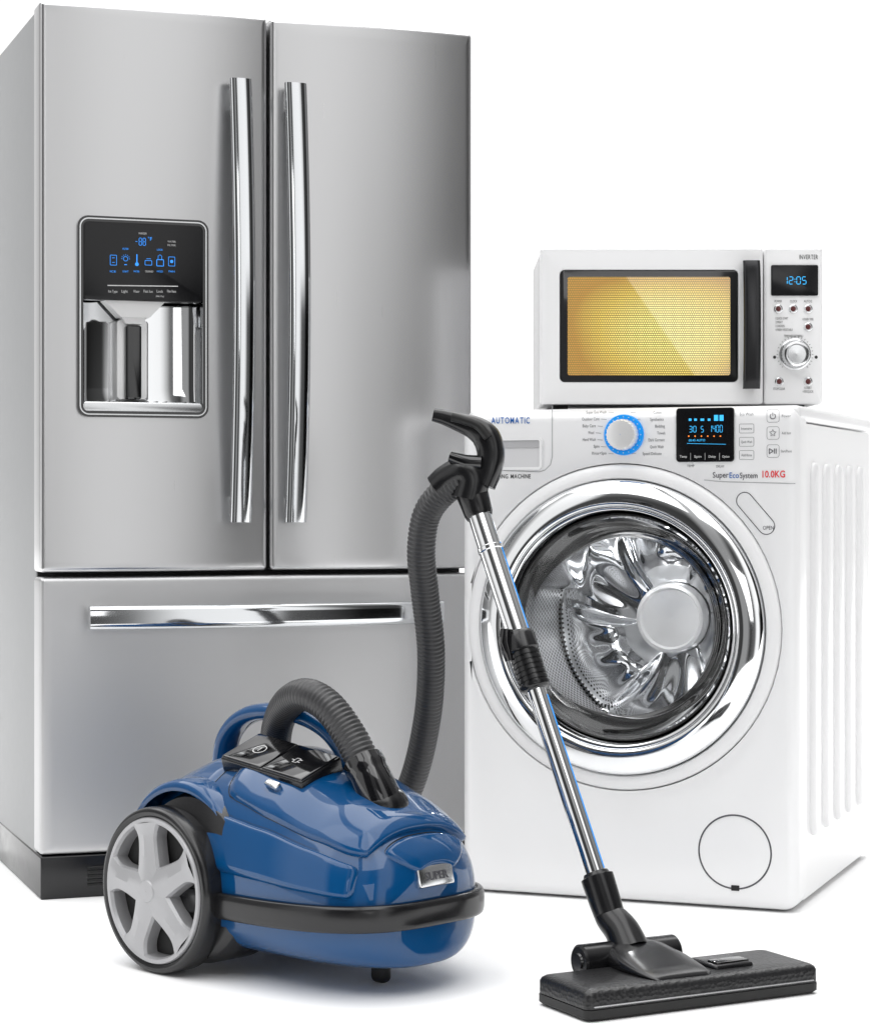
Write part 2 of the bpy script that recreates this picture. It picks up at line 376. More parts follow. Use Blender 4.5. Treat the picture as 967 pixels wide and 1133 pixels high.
rectline(w,fr,173.5,181,287,294,wd*1.4,ly); w.stroke([X(175,287),X(175,283),X(177,281.5),X(179,283),X(179,287)],wd,ly)
rectline(w,fr,186.5,193.5,284,294,wd,ly); w.disc(X(190,289),.003,ly)
for a,b,tx in ((139,275,'FILTER'),(125,300,'ICE'),(139,300,'LIGHT'),(151,300,'WATER'),(177,276,'LOCK'),(177,300,'HOLD'),(190,300,'FAN')): T(w,fr,tx,a,b,2.,ly=ly,w=6.5)
w.build('display_icons',M['glowb'],dp,flat=True)
w=MB()
w.stroke([X(119,315.5),X(197,316.5)],.0018,ly)
for a,tx in ((125,'Ice Type'),(138,'Light'),(151,'Water'),(164,'Fast Ice'),(177,'Lock'),(190,'Filter Reset')): T(w,fr,tx,a,322,2.9,ly=ly,w=10 if len(tx)>5 else 7)
for a,b,tx in ((158,258,'FREEZER'),(177,327.5,'(Hold 3 Sec)'),(190,267,'WATER'),(190,271,'FILTER'),(165,300,'CRUSHED')): T(w,fr,tx,a,b,2.,ly=ly,w=9)
w.build('printed_text',M['inkw'],dp,flat=True)

# ================================================================ WASHER
LW=(.045,4.161); RW=(.640,3.926)
wf=Frame((LW[0]+RW[0])/2,(LW[1]+RW[1])/2,0,math.degrees(math.atan2(RW[1]-LW[1],RW[0]-LW[0])))
ww=math.hypot(RW[0]-LW[0],RW[1]-LW[1])/2; WH=.907; WD=.71
WSH=thing('washing_machine','white front loading washing machine with a round chrome door, under the microwave oven','washing machine',wf)
dc=wf.pix(686,694)
R0=.300
def outl(ins,y,r=.03): return rr(-ww+ins,ww-ins,.004+ins,WH-.004-ins,max(r-ins,.002),y,8,22)
L=[outl(0,.07)]
for i in range(7):
    a=PI/2*i/6; L.append(outl(.022*(1-math.cos(a)),.022*(1-math.sin(a))))
base=L[-1]
def circ(r,y):
    o=[]
    for p in base:
        a=math.atan2(p[2]-dc[1],p[0]-dc[0]); o.append((dc[0]+r*math.cos(a),y,dc[1]+r*math.sin(a)))
    return o
L+=[circ(R0+.002,0),circ(R0,.002),circ(R0,.05)]
MB().skin(L).build('front_panel',M['white'],WSH,ang=50)
cab=MB(); cab.skin([rr(-ww+.006,ww-.006,.012,WH-.03,.004,.07),rr(-ww+.006,ww-.006,.012,WH-.03,.004,WD)],False,True)
cb=cab.build('cabinet',M['white'],WSH)
MB().box(-ww+.002,ww-.002,.03,WD,WH-.028,WH,.010,4).build('lid',M['whitep'],WSH)
MB().box(-ww+.03,ww-.03,.05,WD-.02,.0,.035,.004).build('base',M['whitep'],WSH)
for i in range(5):
    y=.13+i*.11; rb=MB()
    Rr=bevloops((y,y+.055,.12,WH-.10),.0275,0,.014,.010,8)
    rb.skin([[(ww-.006+.0105-p[1],p[0],p[2]) for p in l] for l in Rr],False,True)
    rb.build('side_rib',M['white'],cb)
c=dc
MB().lathe([(R0-.002,.05),(R0-.002,.004),(R0-.004,.001),(.292,-.003),(.278,-.005),(.2735,-.005),(.2715,-.002),(.2715,.02)],c,96).build('door_surround',M['whitep'],WSH,ang=50)
dm=MB().lathe([(.2695,.02),(.2695,-.006),(.2682,-.010),(.264,-.0140),(.256,-.0185),(.247,-.0225),(.238,-.0255),(.230,-.0268),(.225,-.0260),(.2215,-.0225),(.2205,-.018),(.217,-.018),(.2145,-.016),(.2125,-.006),(.210,.000),(.207,.02)],c,144).build('door',M['chrome'],WSH,ang=40)
MB().lathe([(.208,.0),(.205,.002),(.203,.012),(.203,.05),(.235,.07)],c,96).build('gasket',M['rubber'],WSH,ang=50)
gl=MB().lathe([(.208,.004),(.203,-.004),(.18,-.012),(.14,-.020),(.09,-.026),(.04,-.029),(.0005,-.0295)],c,96)
gl.build('glass',M['glass'],dm,ang=80)
gl=MB().lathe([(.200,.01),(.185,.04),(.172,.07),(.155,.088),(.12,.10),(.06,.107),(.0005,.109)],c,96)
gl.build('glass_bowl',M['glass'],dm,ang=80)
loc=(c[0],.0,c[1]); DY=.37
drum=MB().lathe([(.205,.062),(.225,.064),(.238,.075),(.238,DY-.012),(.232,DY)],c,128).build('drum',M['drum'],WSH,loc=loc,ang=60)
Lp=[]
for i in range(48):
    r=.232*(1-i/47)+.0005
    row=[]
    for j in range(240):
        a=2*PI*j/240; aw=a+.35*(r/.232)**1.3; s6=.5+.5*math.cos(3*aw+.9); s7=.5+.5*math.cos(9*aw+2.2)
        e=(.044/(1+math.exp(-(s6-.5)*26))+.010*s7)*math.exp(-((r-.155)/.068)**4)
        row.append((r*math.cos(a),DY-e+.012*(1-(r/.232)**2),r*math.sin(a)))
    Lp.append(row)
MB().skin(Lp,False,True).build('back_plate',M['chrome'],drum,ang=60)
MB().lathe([(.070,DY+.005),(.070,DY-.026),(.067,DY-.033),(.061,DY-.034),(.057,DY-.026),(.03,DY-.022),(.0005,DY-.020)],(0,0),64).build('drum_hub',M['hub'],drum,ang=50)
for kx in range(3):
    a=math.radians([255,22,132][kx]); m=MB(); L=[]
    for i in range(19):
        y=.075+(DY-.08)*i/18; tw=.45*math.sin(i/18*PI*.8); h=.072*math.sin(PI*min(max((i+.6)/19.2,0),1))**.5; row=[]
        for j in range(17):
            q=-1+2*j/16; aa=a+q*.15+tw; rr_=.237-h*max(math.cos(q*PI/2),0)**.9
            row.append((rr_*math.cos(aa),y,rr_*math.sin(aa)))
        L.append(row)
    m.skin(L,closed=False).build('drum_lifter',M['chrome'],drum,ang=50)
m=MB(); p0=Vector(wf.pix(824,554)); p1=Vector(wf.pix(848,582)); d=(p1-p0).normalized(); nn=Vector((-d.y,d.x)); r=.015
pill=[]
for j in range(25): 
    a=PI/2+PI*j/24; pill.append(p0+(d*math.cos(a)+nn*math.sin(a))*r)
for j in range(25):
    a=-PI/2+PI*j/24; pill.append(p1+(d*math.cos(a)+nn*math.sin(a))*r)
m.stroke(pill,.0014,-.0008,True); T(m,wf,'OPEN',850,584,4.2,w=12); m.build('open_mark',M['ink'],WSH,flat=True)
fc=wf.pix(813,943)
m=MB(); m.lathe([(.0675,-.0003),(.0665,-.0012),(.0655,-.0012),(.0645,-.0003)],fc,72); mm=m.build('filter_cap_seam',M['ink'],WSH)
R=wf.rect(809,818,980,986,0); MB().box(R[0],R[1],-.002,.001,R[2],R[3],.0008,1).build('filter_cap_notch',M['dark'],WSH)
Pq=lambda a,b:wf.pix(a,b,-.0006)
m=MB(); m.stroke([Pq(611,449),Pq(611,505),Pq(609,514),Pq(603,520),Pq(597,522),Pq(570,521),Pq(516,519)],.0014,-.0006)
m.build('fascia_seam',M['lseam'],WSH,flat=True)
m=MB(); m.stroke([Pq(779,531),Pq(800,533),Pq(880,535)],.0014,-.0006)
m.build('fascia_seam',M['lseam'],WSH,flat=True)
R=wf.rect(552,598,486,518,0); dw=MB(); ring(dw,(R[0]-.004,R[1]+.004,R[2]-.003,R[3]+.003),.008,.005,-.004,.001)
dwo=dw.build('detergent_drawer',M['whitep'],WSH)
gs=mat('grip_shade',(.62,.62,.63),0,.4,noise=.04)
m=MB(); m.skin([rr(*R,.004,-.0012),rr(R[0]+.004,R[1]-.004,R[2]+.003,R[3]-.012,.003,-.0008)],False,True); m.build('drawer_grip',gs,dwo)
m=MB(); m.box(R[0]+.001,R[1]-.001,-.0022,-.001,R[3]-.016,R[3]-.001,.0005,1); m.build('grip_recess_shade',mat('grip_deep_shade',(.42,.42,.43),0,.5,noise=.04),dwo)  # darker strip paints the shade of a hollow across the grip's top
cc=wf.pix(690,481,-.004)
dl=MB().lathe([(.0375,.001),(.0375,-.004),(.036,-.006),(.030,-.006),(.028,-.004)],cc,72,False,True).build('dial',M['bluepl'],WSH)
kn=MB(); L=[]
for r,y in ((.0285,-.004),(.0275,-.022),(.0255,-.0255),(.015,-.027),(.0005,-.027)):
    L.append([(cc[0]+(r*(1+.02*math.cos(24*2*PI*j/144)*(1 if r>.02 else 0)))*math.cos(2*PI*j/144),y,cc[1]+(r*(1+.02*math.cos(24*2*PI*j/144)*(1 if r>.02 else 0)))*math.sin(2*PI*j/144)) for j in range(144)])
kn.skin(L).build('knob',M['hub'],dl,ang=50)
m=MB()
for j in range(20):
    a=2*PI*j/20; m.disc((cc[0]+.033*math.cos(a),cc[1]+.033*math.sin(a)),.0010,-.0066,8)
m.build('dial_mark',M['inkw'],dl,flat=True)
m=MB()
Lt=['Super Eco Wash','Outdoor Care','Baby Care','Wool','Hand Wash','Spin','Rinse+Spin']
Rt=['Cotton','Synthetics','Bedding','Towels','Dark Garment','Quick Wash','Speed Delicate']
for i in range(7):
    y=456+i*7.6; o=[14,6,2,0,2,6,14][i]
    T(m,wf,Lt[i],657+o,y-.3,3.2,'r',w=len(Lt[i])*1.6)
    T(m,wf,Rt[i],736-o*.3,y+.1,3.2,'r',w=len(Rt[i])*1.5)
    m.stroke([wf.pix(659+o,y,-.001),wf.pix(665+o,y+.5,-.001)],.0006,-.001)
    m.stroke([wf.pix(712-o*.6,y,-.001),wf.pix(706-o*.6,y+.5,-.001)],.0006,-.001)
T(m,wf,'Eco Wash',826,458,3.4,w=15)
for i,tx in enumerate(('Intensive','Quick Wash','Add Rinse')): T(m,wf,tx,826,474+i*14.7,2.8,w=12)
for i in range(3):
    rectline(m,wf,818,834,469+i*14.7,479+i*14.7,.0006,-.001,.002)
for i,(y,tx) in enumerate(((460,'Power'),(479,'Add Item'),(499,'Start/Pause'))):
    T(m,wf,tx,870,y,2.8,w=12 if i==2 else 10)
    rectline(m,wf,848.5,862,y-7,y+7,.0006,-.001,.004)
p=wf.pix(855,460,-.001); m.stroke([(p[0]+.0048*math.cos(a),p[1]-.0006+.0048*math.sin(a)) for a in [PI/2+.6+(2*PI-1.2)*j/18 for j in range(19)]],.0014,-.001); m.stroke([(p[0],p[1]+.0005),(p[0],p[1]+.006)],.0014,-.001)
p=wf.pix(855,479,-.001); m.stroke([(p[0]+(.0065 if j%2==0 else .0030)*math.cos(PI/2+j*PI/5),p[1]+(.0065 if j%2==0 else .0030)*math.sin(PI/2+j*PI/5)) for j in range(10)],.0012,-.001,True)
p=wf.pix(855,499,-.001); m.stroke([(p[0]-.0065,p[1]+.0045),(p[0]-.0065,p[1]-.0045)],.0013,-.001); m.stroke([(p[0]-.0065,p[1]-.0045),(p[0]+.0008,p[1])],.0013,-.001); m.stroke([(p[0]+.0008,p[1]),(p[0]-.0065,p[1]+.0045)],.0013,-.001)
for q in (.003,.006): m.stroke([(p[0]+q,p[1]+.0045),(p[0]+q,p[1]-.0045)],.0014,-.001)
T(m,wf,'Super',788.5,525.5,6.2,'l',w=17.5,bold=.005); T(m,wf,'System',818.5,526,6.2,'l',w=19.5,bold=.005)
T(m,wf,'TEMP',764,515.5,2.6,w=8); T(m,wf,'DELAY',797,516,2.6,w=9)
m.build('printed_text',M['ink'],WSH,flat=True)
m=MB(); spaced(m,wf,'WASHING',538,562,527,4.6,.01,.14); spaced(m,wf,'MACHINE',565,587,527,4.6,.01,.14); m.build('black_lettering',M['inkd'],WSH,flat=True)
m=MB(); spaced(m,wf,'AUTOMATIC',543.5,586,465,6.6,.02,.17); m.build('blue_lettering',M['inkb'],WSH,flat=True)
m=MB(); T(m,wf,'Eco',807,525.8,6.2,'l',w=10.5,bold=.005); m.build('blue_lettering',M['inkb'],WSH,flat=True)
m=MB(); T(m,wf,'10.0KG',843.5,524.5,7.4,'l',w=25,bold=.012); m.build('red_lettering',M['inkr'],WSH,flat=True)
Rd=wf.rect(748,812,451,511,-.003); dsp=plate(MB(),Rd,.006,-.004,.002,.0015).build('display',M['panel'],WSH)
m=MB(); ly=-.0045
seg(m,wf.rect(762,771,471.5,478,ly),'30',ly); seg(m,wf.rect(775,779,471.5,478,ly),'5',ly); seg(m,wf.rect(784,800,470.5,478,ly),'1400',ly)
for a,b in ((762,3),(768,3),(775,4),(783,3)): R=wf.rect(a,a+b,463,465.5,ly); m.add([(R[0],ly,R[2]),(R[1],ly,R[2]),(R[1],ly,R[3]),(R[0],ly,R[3])],[[0,1,2,3]])
for a in (790,796): R=wf.rect(a,a+4.5,459,465.5,ly); m.add([(R[0],ly,R[2]),(R[1],ly,R[2]),(R[1],ly,R[3]),(R[0],ly,R[3])],[[0,1,2,3]])
m.stroke([wf.pix(760,490.5,ly),wf.pix(803,491.5,ly)],.0007,ly); T(m,wf,'00:45 AUTO',771,487,2.4,w=18,ly=ly)
m.build('display_digits',M['glowc'],dsp,flat=True)
m=MB()
for a in (762,769,776,783,790,797): m.disc(wf.pix(a,482.5,ly),.0014,ly,8)
m.build('display_dots',M['glowo'],dsp,flat=True)
m=MB()
for a,tx in ((756,'Temp'),(772,'Spin'),(788,'Delay'),(803,'Option')): T(m,wf,tx,a,505,2.6,w=8,ly=ly)
for a in (764,780,796): m.stroke([wf.pix(a,501,ly),wf.pix(a,509,ly)],.0005,ly)
m.build('display_text',M['inkw'],dsp,flat=True)

# ================================================================ MICROWAVE
MY=4.15; mx0=(598-CX)/F*MY; mx1=(910-CX)/F*MY
mf=Frame((mx0+mx1)/2,MY,WH+.0005,0.); mw=(mx1-mx0)/2; MZ0=.010; MZ1=mf.pix(750,273.5)[1]
MIC=thing('microwave_oven','white microwave oven with a glowing yellow window, standing on the washing machine','microwave oven',mf)
MB().box(-mw+.002,mw-.002,.02,.36,MZ0,MZ1-.001,.006).build('cabinet',mat('microwave_case',(.56,.56,.57),0,.35,coat=.3,noise=.04),MIC)
xs=mf.pix(845,360)[0]
win=mf.rect(619,817,298,423)
L=bevloops((-mw,xs-.001,MZ0,MZ1),.006,0,.03,.005)+[rr(*win,.01,.0),rr(*win,.01,.006)]
md=MB().skin(L,True,True).build('door',M['whitem'],MIC)
plate(MB(),(win[0]+.001,win[1]-.001,win[2]+.001,win[3]-.001),.009,.001,.008,.001).build('window_frame',M['gloss'],md)
wi=mf.rect(628,808,306,415)
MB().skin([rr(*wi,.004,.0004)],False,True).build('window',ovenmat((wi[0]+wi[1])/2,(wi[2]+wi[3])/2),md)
R=mf.rect(822,841,288,430,-.02)
hx=(R[0]+R[1])/2; N=24
hm=MB().skin([[(hx+q[0],-.018-.012*math.sin(PI*i/N)**.6+q[1],R[2]+(R[3]-R[2])*i/N) for q in sec_bar(R[1]-R[0],.018)] for i in range(N+1)],True,True)
for z in (R[2]+.015,R[3]-.015): hm.box(hx-.008,hx+.008,-.018,.002,z-.01,z+.01,.002)
hm.build('handle',mat('dark_handle',(.04,.04,.042),.7,.25,noise=.03),md)
cp=MB().skin(bevloops((xs+.001,mw,MZ0,MZ1),.006,0,.03,.005),True,True).build('control_panel',M['whitem'],MIC)
R=mf.rect(853,905,293,327); dy=plate(MB(),R,.003,-.003,.002,.001).build('display',M['panel'],cp)
m=MB(); seg(m,mf.rect(866,893,306,314,-.0035),'12:05',-.0035); m.build('display_digits',M['glowc'],dy,flat=True)
capm=mat('button_red',(.12,.03,.03),.2,.3,noise=.03)
for a,b in ((861,341.5),(877.5,341.5),(894,341.5),(894,361.5),(862,422),(894,422)):
    q=mf.pix(a,b); bt=MB().lathe([(.0080,.001),(.0080,-.002),(.0065,-.003),(.006,-.002)],q,32,False,True).build('button',M['satin'],cp)
    MB().lathe([(.0052,-.002),(.0045,-.004),(.0005,-.0045)],q,24).build('button_cap',capm,bt)
q=mf.pix(879.5,392); 
kd=MB(); L=[]
for r,y,k_ in ((.0295,.001,0),(.0295,-.003,0),(.027,-.005,0),(.026,-.005,1),(.0255,-.018,1),(.023,-.022,0),(.0185,-.0195,0),(.017,-.0195,0),(.0165,-.021,0),(.0005,-.0215,0)):
    L.append([(q[0]+r*(1+.02*k_*math.cos(2*PI*30*j/180))*math.cos(2*PI*j/180),y,q[1]+r*(1+.02*k_*math.cos(2*PI*30*j/180))*math.sin(2*PI*j/180)) for j in range(180)])
kd=kd.skin(L).build('dial',M['satin'],cp,ang=40)
m=MB()
for j in range(25):
    a=-PI*.25+1.5*PI*j/24; m.stroke([(q[0]+.0318*math.cos(a),q[1]+.0318*math.sin(a)),(q[0]+.0345*math.cos(a),q[1]+.0345*math.sin(a))],.0008,-.0008)
spaced(m,mf,'INVERTER',884.5,905,284,5,.0,.14)
for a,b,tx,ww_ in ((861,333,'POWER',8),(878,333,'CLOCK',8),(894,333,'AUTO/2',9),(894,353,'KITCHEN TIMER',12),(862,430,'STOP/CLEAR',13),(894,429,'START',8),(894,433,'+30S/QUICK',12),(878,371.5,'TIME/WEIGHT/MENU',21)): T(m,mf,tx,a,b,2.6,w=ww_)
for i,tx in enumerate(('1.QUICK START','2.MEAT','3.CHICKEN','4.FRESH VEGETABLE')): T(m,mf,tx,858,352+i*4.2,2.5,'l',w=[14,8,10,19][i])
for a,b in ((857,395),(903,395)): m.disc(mf.pix(a,b,-.001),.003,-.001,12)
m.build('printed_text',M['inkd'],cp,flat=True)
for x in (-mw+.04,mw-.04):
    for y in (.06,.31): MB().box(x-.014,x+.014,y-.014,y+.014,0,.014,.002).build('foot',M['rubber'],MIC)

# ================================================================ VACUUM
vf=Frame(-.301,3.576,0,-44.)
VAC=thing('vacuum_cleaner','blue canister vacuum cleaner with black hose, steel wand and black floor head','vacuum cleaner',vf)
UC,HF,WV,PP=.134,.284,.170,3.2; ZC,ZB=.125,.034
ZT=[(-.15,.265),(-.08,.308),(0,.328),(.1,.335),(.2,.312),(.3,.280),(.36,.260),(.43,.232)]
def hull(ph,th,off=0.):
    c=max(math.cos(ph),0); s=math.sin(ph)
    u=UC+(HF+off)*math.copysign(abs(s)**(2/PP),s); w=(WV)*c**(2/PP)+off
    sh=c**.24; zt=ZC+(interp(ZT,u)-ZC)*sh+off; zb=ZC-(ZC-ZB)*sh**.5-off
    ct,st=math.cos(th),math.sin(th)
    if st>=0: n_=2.5; z=ZC+(zt-ZC)*abs(st)**(2/n_)
    else: n_=3.; z=ZC-(ZC-zb)*abs(st)**(2/n_)
    return Vector((u,w*math.copysign(abs(ct)**(2/n_),ct),z))
L=[]
for i in range(91):
    ph=-PI/2+PI*i/90; ph=max(min(ph,PI/2-.004),-PI/2+.004)
    L.append([hull(ph,2*PI*j/96) for j in range(96)])
hb=MB().skin(L,True,True).build('body',M['blue'],VAC,ang=70)
def patch(name,p0,p1,t0,t1,off,mt,n1=44,n2=44,rnd=.16,crown=0.):
    m=MB(); L=[]
    for i in range(n1+1):
        a=i/n1; row=[]
        for j in range(n2+1):
            b=j/n2
            A_=2*a-1; B_=2*b-1
            kx=math.sqrt(max(0,1-rnd*B_**6)); ky=math.sqrt(max(0,1-rnd*A_**6))
            ph=math.radians((p0+p1)/2+(p1-p0)/2*A_*kx); th=math.radians((t0+t1)/2+(t1-t0)/2*B_*ky)
            e=min(a,1-a,b,1-b)*min(n1,n2); o=off*min(1,math.sin(min(e,2)/2*PI/2)) - (.002 if e<.01 else 0)
            o+=crown*max(0,1-abs(B_)**1.3)*max(0,1-A_**4)
            row.append(hull(ph,th,o))
        L.append(row)
    pts=L[0]+[r_[-1] for r_ in L[1:]]+L[-1][::-1][1:]+[r_[0] for r_ in L[::-1][1:]]
    o=m.skin(L,closed=False).build(name,mt,hb,ang=50)
    MB().sweep([Vector(p)+Vector((0,0,.0022)) for p in pts],.0012,6,cap=False).build('cover_joint',M['dark'],hb)
    return o
patch('top_cover',-4,52,38,142,.008,M['blue'],crown=.009)
patch('nose_cover',55,83,50,130,.005,M['blue'],30,30)
patch('side_panel',-12,50,147,172,.006,M['blue'],40,20)
patch('rear_cover',-58,-8,38,142,.004,M['blue'])
m=MB(); L=[]
for i in range(161):
    ph=-.9+ (PI+1.8)*i/160; a=ph-PI/2
    c=math.cos(a); s=math.sin(a)
    u=UC+(HF+.004)*math.copysign(abs(c)**(2/PP),c); v=(WV+.004)*math.copysign(abs(s)**(2/PP),s)
    nx=Vector((math.copysign(abs(c)**(2-2/PP),c)/HF,math.copysign(abs(s)**(2-2/PP),s)/WV)); nx.normalize()
    row=[]
    zc_=ZC-.006+.006*max(c,0)
    for j in range(20):
        t=2*PI*j/20; q=math.cos(t); z=math.sin(t)
        o=.009*math.copysign(abs(q)**.6,q); zz=.020*math.copysign(abs(z)**.6,z)
        row.append((u+nx.x*o,v+nx.y*o,zc_+zz))
    L.append(row)
m.skin(L,True,True).build('bumper',M['black'],VAC,ang=60)
P=smooth([(-.105,.03,.27),(-.088,.03,.345),(-.03,.03,.386),(.07,.03,.394),(.155,.028,.374),(.215,.02,.332),(.235,.015,.285)],8)
sec=[(1.3*math.copysign(abs(math.cos(2*PI*j/20))**.8,math.cos(2*PI*j/20)),.8*math.sin(2*PI*j/20)) for j in range(20)]
MB().sweep(P,.018,20,sec=sec).build('carry_handle',M['blue'],VAC,ang=60)
def tiltxf(o,yaw=0,roll=0,pitch=0):
    E=Euler((roll,pitch,yaw)).to_matrix(); O=Vector(o)
    return lambda p:O+E@Vector(p)
tf=tiltxf((.140,-.062,.335),0,math.radians(22),math.radians(7))
bp=MB().box(-.094,.094,-.044,.044,-.025,.002,.004,3,tf).build('button_panel',M['black'],VAC)
for x in (-.047,.047): MB().box(x-.0455,x+.0455,-.041,.041,.0,.0045,.003,3,tf).build('button',M['gloss'],bp)
m=MB()
def flat3(pts,w,xf,closed=False):
    k=MB().stroke(pts,w,0,closed); m.add([xf((p[0],p[2],.0051)) for p in k.v],k.f)
flat3([(-.046+.011*math.cos(a*PI/12),.011*math.sin(a*PI/12)) for a in range(24)],.0015,tf,True); flat3([(-.046,-.005),(-.046,.005)],.0015,tf)
flat3([(.030,.0),(.036,.0),(.036,.006),(.044,.006),(.044,-.006),(.036,-.006),(.036,0)],.0015,tf); flat3([(.044,.003),(.05,.003)],.0015,tf); flat3([(.044,-.003),(.05,-.003)],.0015,tf)
m.build('button_icons',M['inkw'],bp,flat=True)
tf2=tiltxf((.185,-.118,.304),0,math.radians(38),math.radians(10))
MB().box(-.014,.014,-.006,.006,-.012,.003,.003,2,tf2).build('indicator',M['satin'],VAC)
tf3=tiltxf((UC+HF-.001,-.005,.178),0,0,math.radians(-14))
npz=MB().box(-.006,.006,-.036,.036,-.016,.016,.003,2,tf3).build('nameplate',M['satin'],VAC)
m=MB(); V,Fc=tmesh('SUPER',.02); k=.017
xs_=[v[0] for v in V]; mid=(min(xs_)+max(xs_))/2
m.add([tf3((.0066,(v[0]-mid)*k,(v[1]-.35)*k)) for v in V],Fc); m.build('nameplate_text',M['ink'],npz,flat=True)
def side_set(sg):
    yy=lambda y:sg*y
    MB().lathe([(.0005,yy(-.165)),(.112,yy(-.165)),(.126,yy(-.158)),(.133,yy(-.14)),(.133,yy(-.075)),(.0005,yy(-.075))],(.040,.148),72).build('wheel_housing',M['black'],VAC,ang=40)
    L=[]
    for i in range(41):
        a=math.radians(18+150*i/40); e=math.sin(PI*i/40)**.4
        row=[]
        for r,y in ((.131,-.158),(.131+.008*e,-.160),(.132+.014*e,-.154),(.133+.017*e,-.13),(.131+.017*e,-.08),(.128,-.07)):
            row.append((.012+r*math.cos(a),yy(y),.150+r*math.sin(a)))
        L.append(row)
    MB().skin(L,closed=False).build('wheel_arch',M['blue'],VAC,ang=60)
    wc=(0,.1295)
    wh=MB().lathe([(.112,yy(-.150)),(.124,yy(-.150)),(.1285,yy(-.156)),(.129,yy(-.168)),(.129,yy(-.190)),(.1275,yy(-.198)),(.124,yy(-.202)),(.119,yy(-.202)),(.114,yy(-.199)),(.111,yy(-.18)),(.110,yy(-.150))],wc,96).build('wheel',M['black'],VAC,ang=50)
    rm=MB().lathe([(.1135,yy(-.17)),(.1135,yy(-.2)),(.112,yy(-.203)),(.106,yy(-.203)),(.103,yy(-.198)),(.102,yy(-.17))],wc,96)
    for s5 in range(5):
        a=math.radians(90+72*s5+10); ca,sa=math.cos(a),math.sin(a); L=[]
        for i in range(19):
            t=i/18; r=.008+.097*t; hwid=.030-.010*math.sin(t*PI*.62)+.014*max(0,(t-.7)/.3)**2; yo=-.203-.008*(1-t)**1.5
            row=[]
            for q,yb in ((-1,.026),(-1,.006),(-.88,.001),(-.5,-.001),(0,-.0035),(.5,-.001),(.88,.001),(1,.006),(1,.026)):
                row.append((wc[0]+r*ca-hwid*q*sa,yy(yo+yb),wc[1]+r*sa+hwid*q*ca))
            L.append(row)
        rm.skin(L,closed=False)
    rm.lathe([(.018,yy(-.185)),(.018,yy(-.2125)),(.016,yy(-.2145)),(.0005,yy(-.2155))],wc,48)
    rm.build('rim',M['rim'],wh,ang=25)
    MB().lathe([(.110,yy(-.166)),(.110,yy(-.176)),(.0005,yy(-.176))],wc,48).build('wheel_disc',M['dark'],wh)
side_set(1); side_set(-1)
MB().box(.285,.315,-.012,.012,.001,.05,.010,4).build('caster',M['rubber'],VAC)
def W2(P): return [wpt(*p) for p in P]
sc_=wpt(424,893,3.355); m=MB()
m.skin([[sc_+Vector((.040*math.cos(b)*math.cos(a),.040*math.cos(b)*math.sin(a),.036*math.sin(b))) for a in [2*PI*j/36 for j in range(36)]] for b in [-PI/2+.01+(PI-.02)*i/18 for i in range(19)]],True,True)
hs=m.build('hose_socket',M['black'],VAC,fr=vf,ang=60)
E=smooth(W2([(427,900,3.352),(420,882,3.352),(411,862,3.358),(401,842,3.372)]),6)
MB().sweep(E,lambda t:.034-.004*t+(.0022 if t>.82 else 0),28).build('elbow',M['gloss'],hs,fr=vf,ang=50)
HP=[(408,858,3.365),(388,816,3.385),(362,781,3.41),(335,769,3.45),(313,787,3.53),(305,830,3.64),(318,900,3.76),(360,945,3.84),(415,925,3.86),(452,875,3.83),(472,800,3.77),(477,725,3.71),(470,655,3.67),(466,610,3.64),(472,570,3.62),(490,545,3.60),(512,531,3.585)]
Pp=smooth(W2(HP),60)
Ls=[0]
for a,b in zip(Pp,Pp[1:]): Ls.append(Ls[-1]+(b-a).length)
tot=Ls[-1]; step=.0018; out=[];j=0
for i in range(int(tot/step)+1):
    s_=i*step
    while Ls[j+1]<s_: j+=1
    out.append(Pp[j].lerp(Pp[j+1],(s_-Ls[j])/(Ls[j+1]-Ls[j]+1e-9)))
rads=[]
for i in range(len(out)):
    t=i/len(out); base_=.0255-.0028*min(1,t*1.6); rads.append(base_+.0010*(1 if (i%4) in (0,1) else -1))
MB().sweep(out,rads,22).build('hose',M['hose'],VAC,fr=vf,ang=70)
b0=wpt(674,1012,3.345); t0=wpt(522,545,3.585)
def wp(py):
    k=(py-HY)/F; a=H-b0.z-k*b0.y; d_=(t0.z-b0.z)+k*(t0.y-b0.y); return b0.lerp(t0,a/d_)
def tube(y0,y1,rs,mtl,name,par,n=28):
    MB_=MB(); P=[wp(y0).lerp(wp(y1),q) for q,_ in rs]; o=MB_.sweep(P,[r for _,r in rs],n).build(name,mtl,par,fr=vf,ang=40); return o
wa=tube(1000,745,[(0,.0155),(1,.0155)],M['chrome'],'wand',VAC)
tube(745,560,[(0,.019),(.72,.019),(.725,.0205),(.745,.0205),(.75,.019),(1,.019)],M['chrome'],'upper_tube',wa)
tube(1014,966,[(0,.018),(.06,.0235),(.3,.0245),(.8,.0255),(.9,.0255),(.93,.021),(1,.019)],M['black'],'tube_socket',wa)
rs=[(0,.018),(.02,.0225)]
for i in range(7):
    q=.06+i*.085; rs+=[(q,.0245),(q+.05,.0245),(q+.055,.0225),(q+.08,.0225)]
rs+=[(.68,.026),(.9,.026),(.97,.0235),(1,.02)]
tube(764,700,rs,M['black'],'length_adjuster',wa)
a_=wp(712)+Vector((-.02,-.012,.004)); MB().sweep([a_+Vector((-.004,0,.02)),a_+Vector((-.006,0,0)),a_+Vector((.002,0,-.03))],[.009,.011,.008],14).build('adjuster_button',M['gloss'],wa,fr=vf)
MB().sweep([wp(698)+Vector((.0185,-.006,0)),wp(600)+Vector((.0185,-.006,0))],.0022,8).build('blue_reflection_strip',M['bluepl'],wa,fr=vf)  # coloured strips stand in for the blue reflection along the tubes
MB().sweep([wp(960)+Vector((.0145,-.007,0)),wp(768)+Vector((.0145,-.007,0))],.0018,8).build('blue_reflection_strip',M['bluepl'],wa,fr=vf)
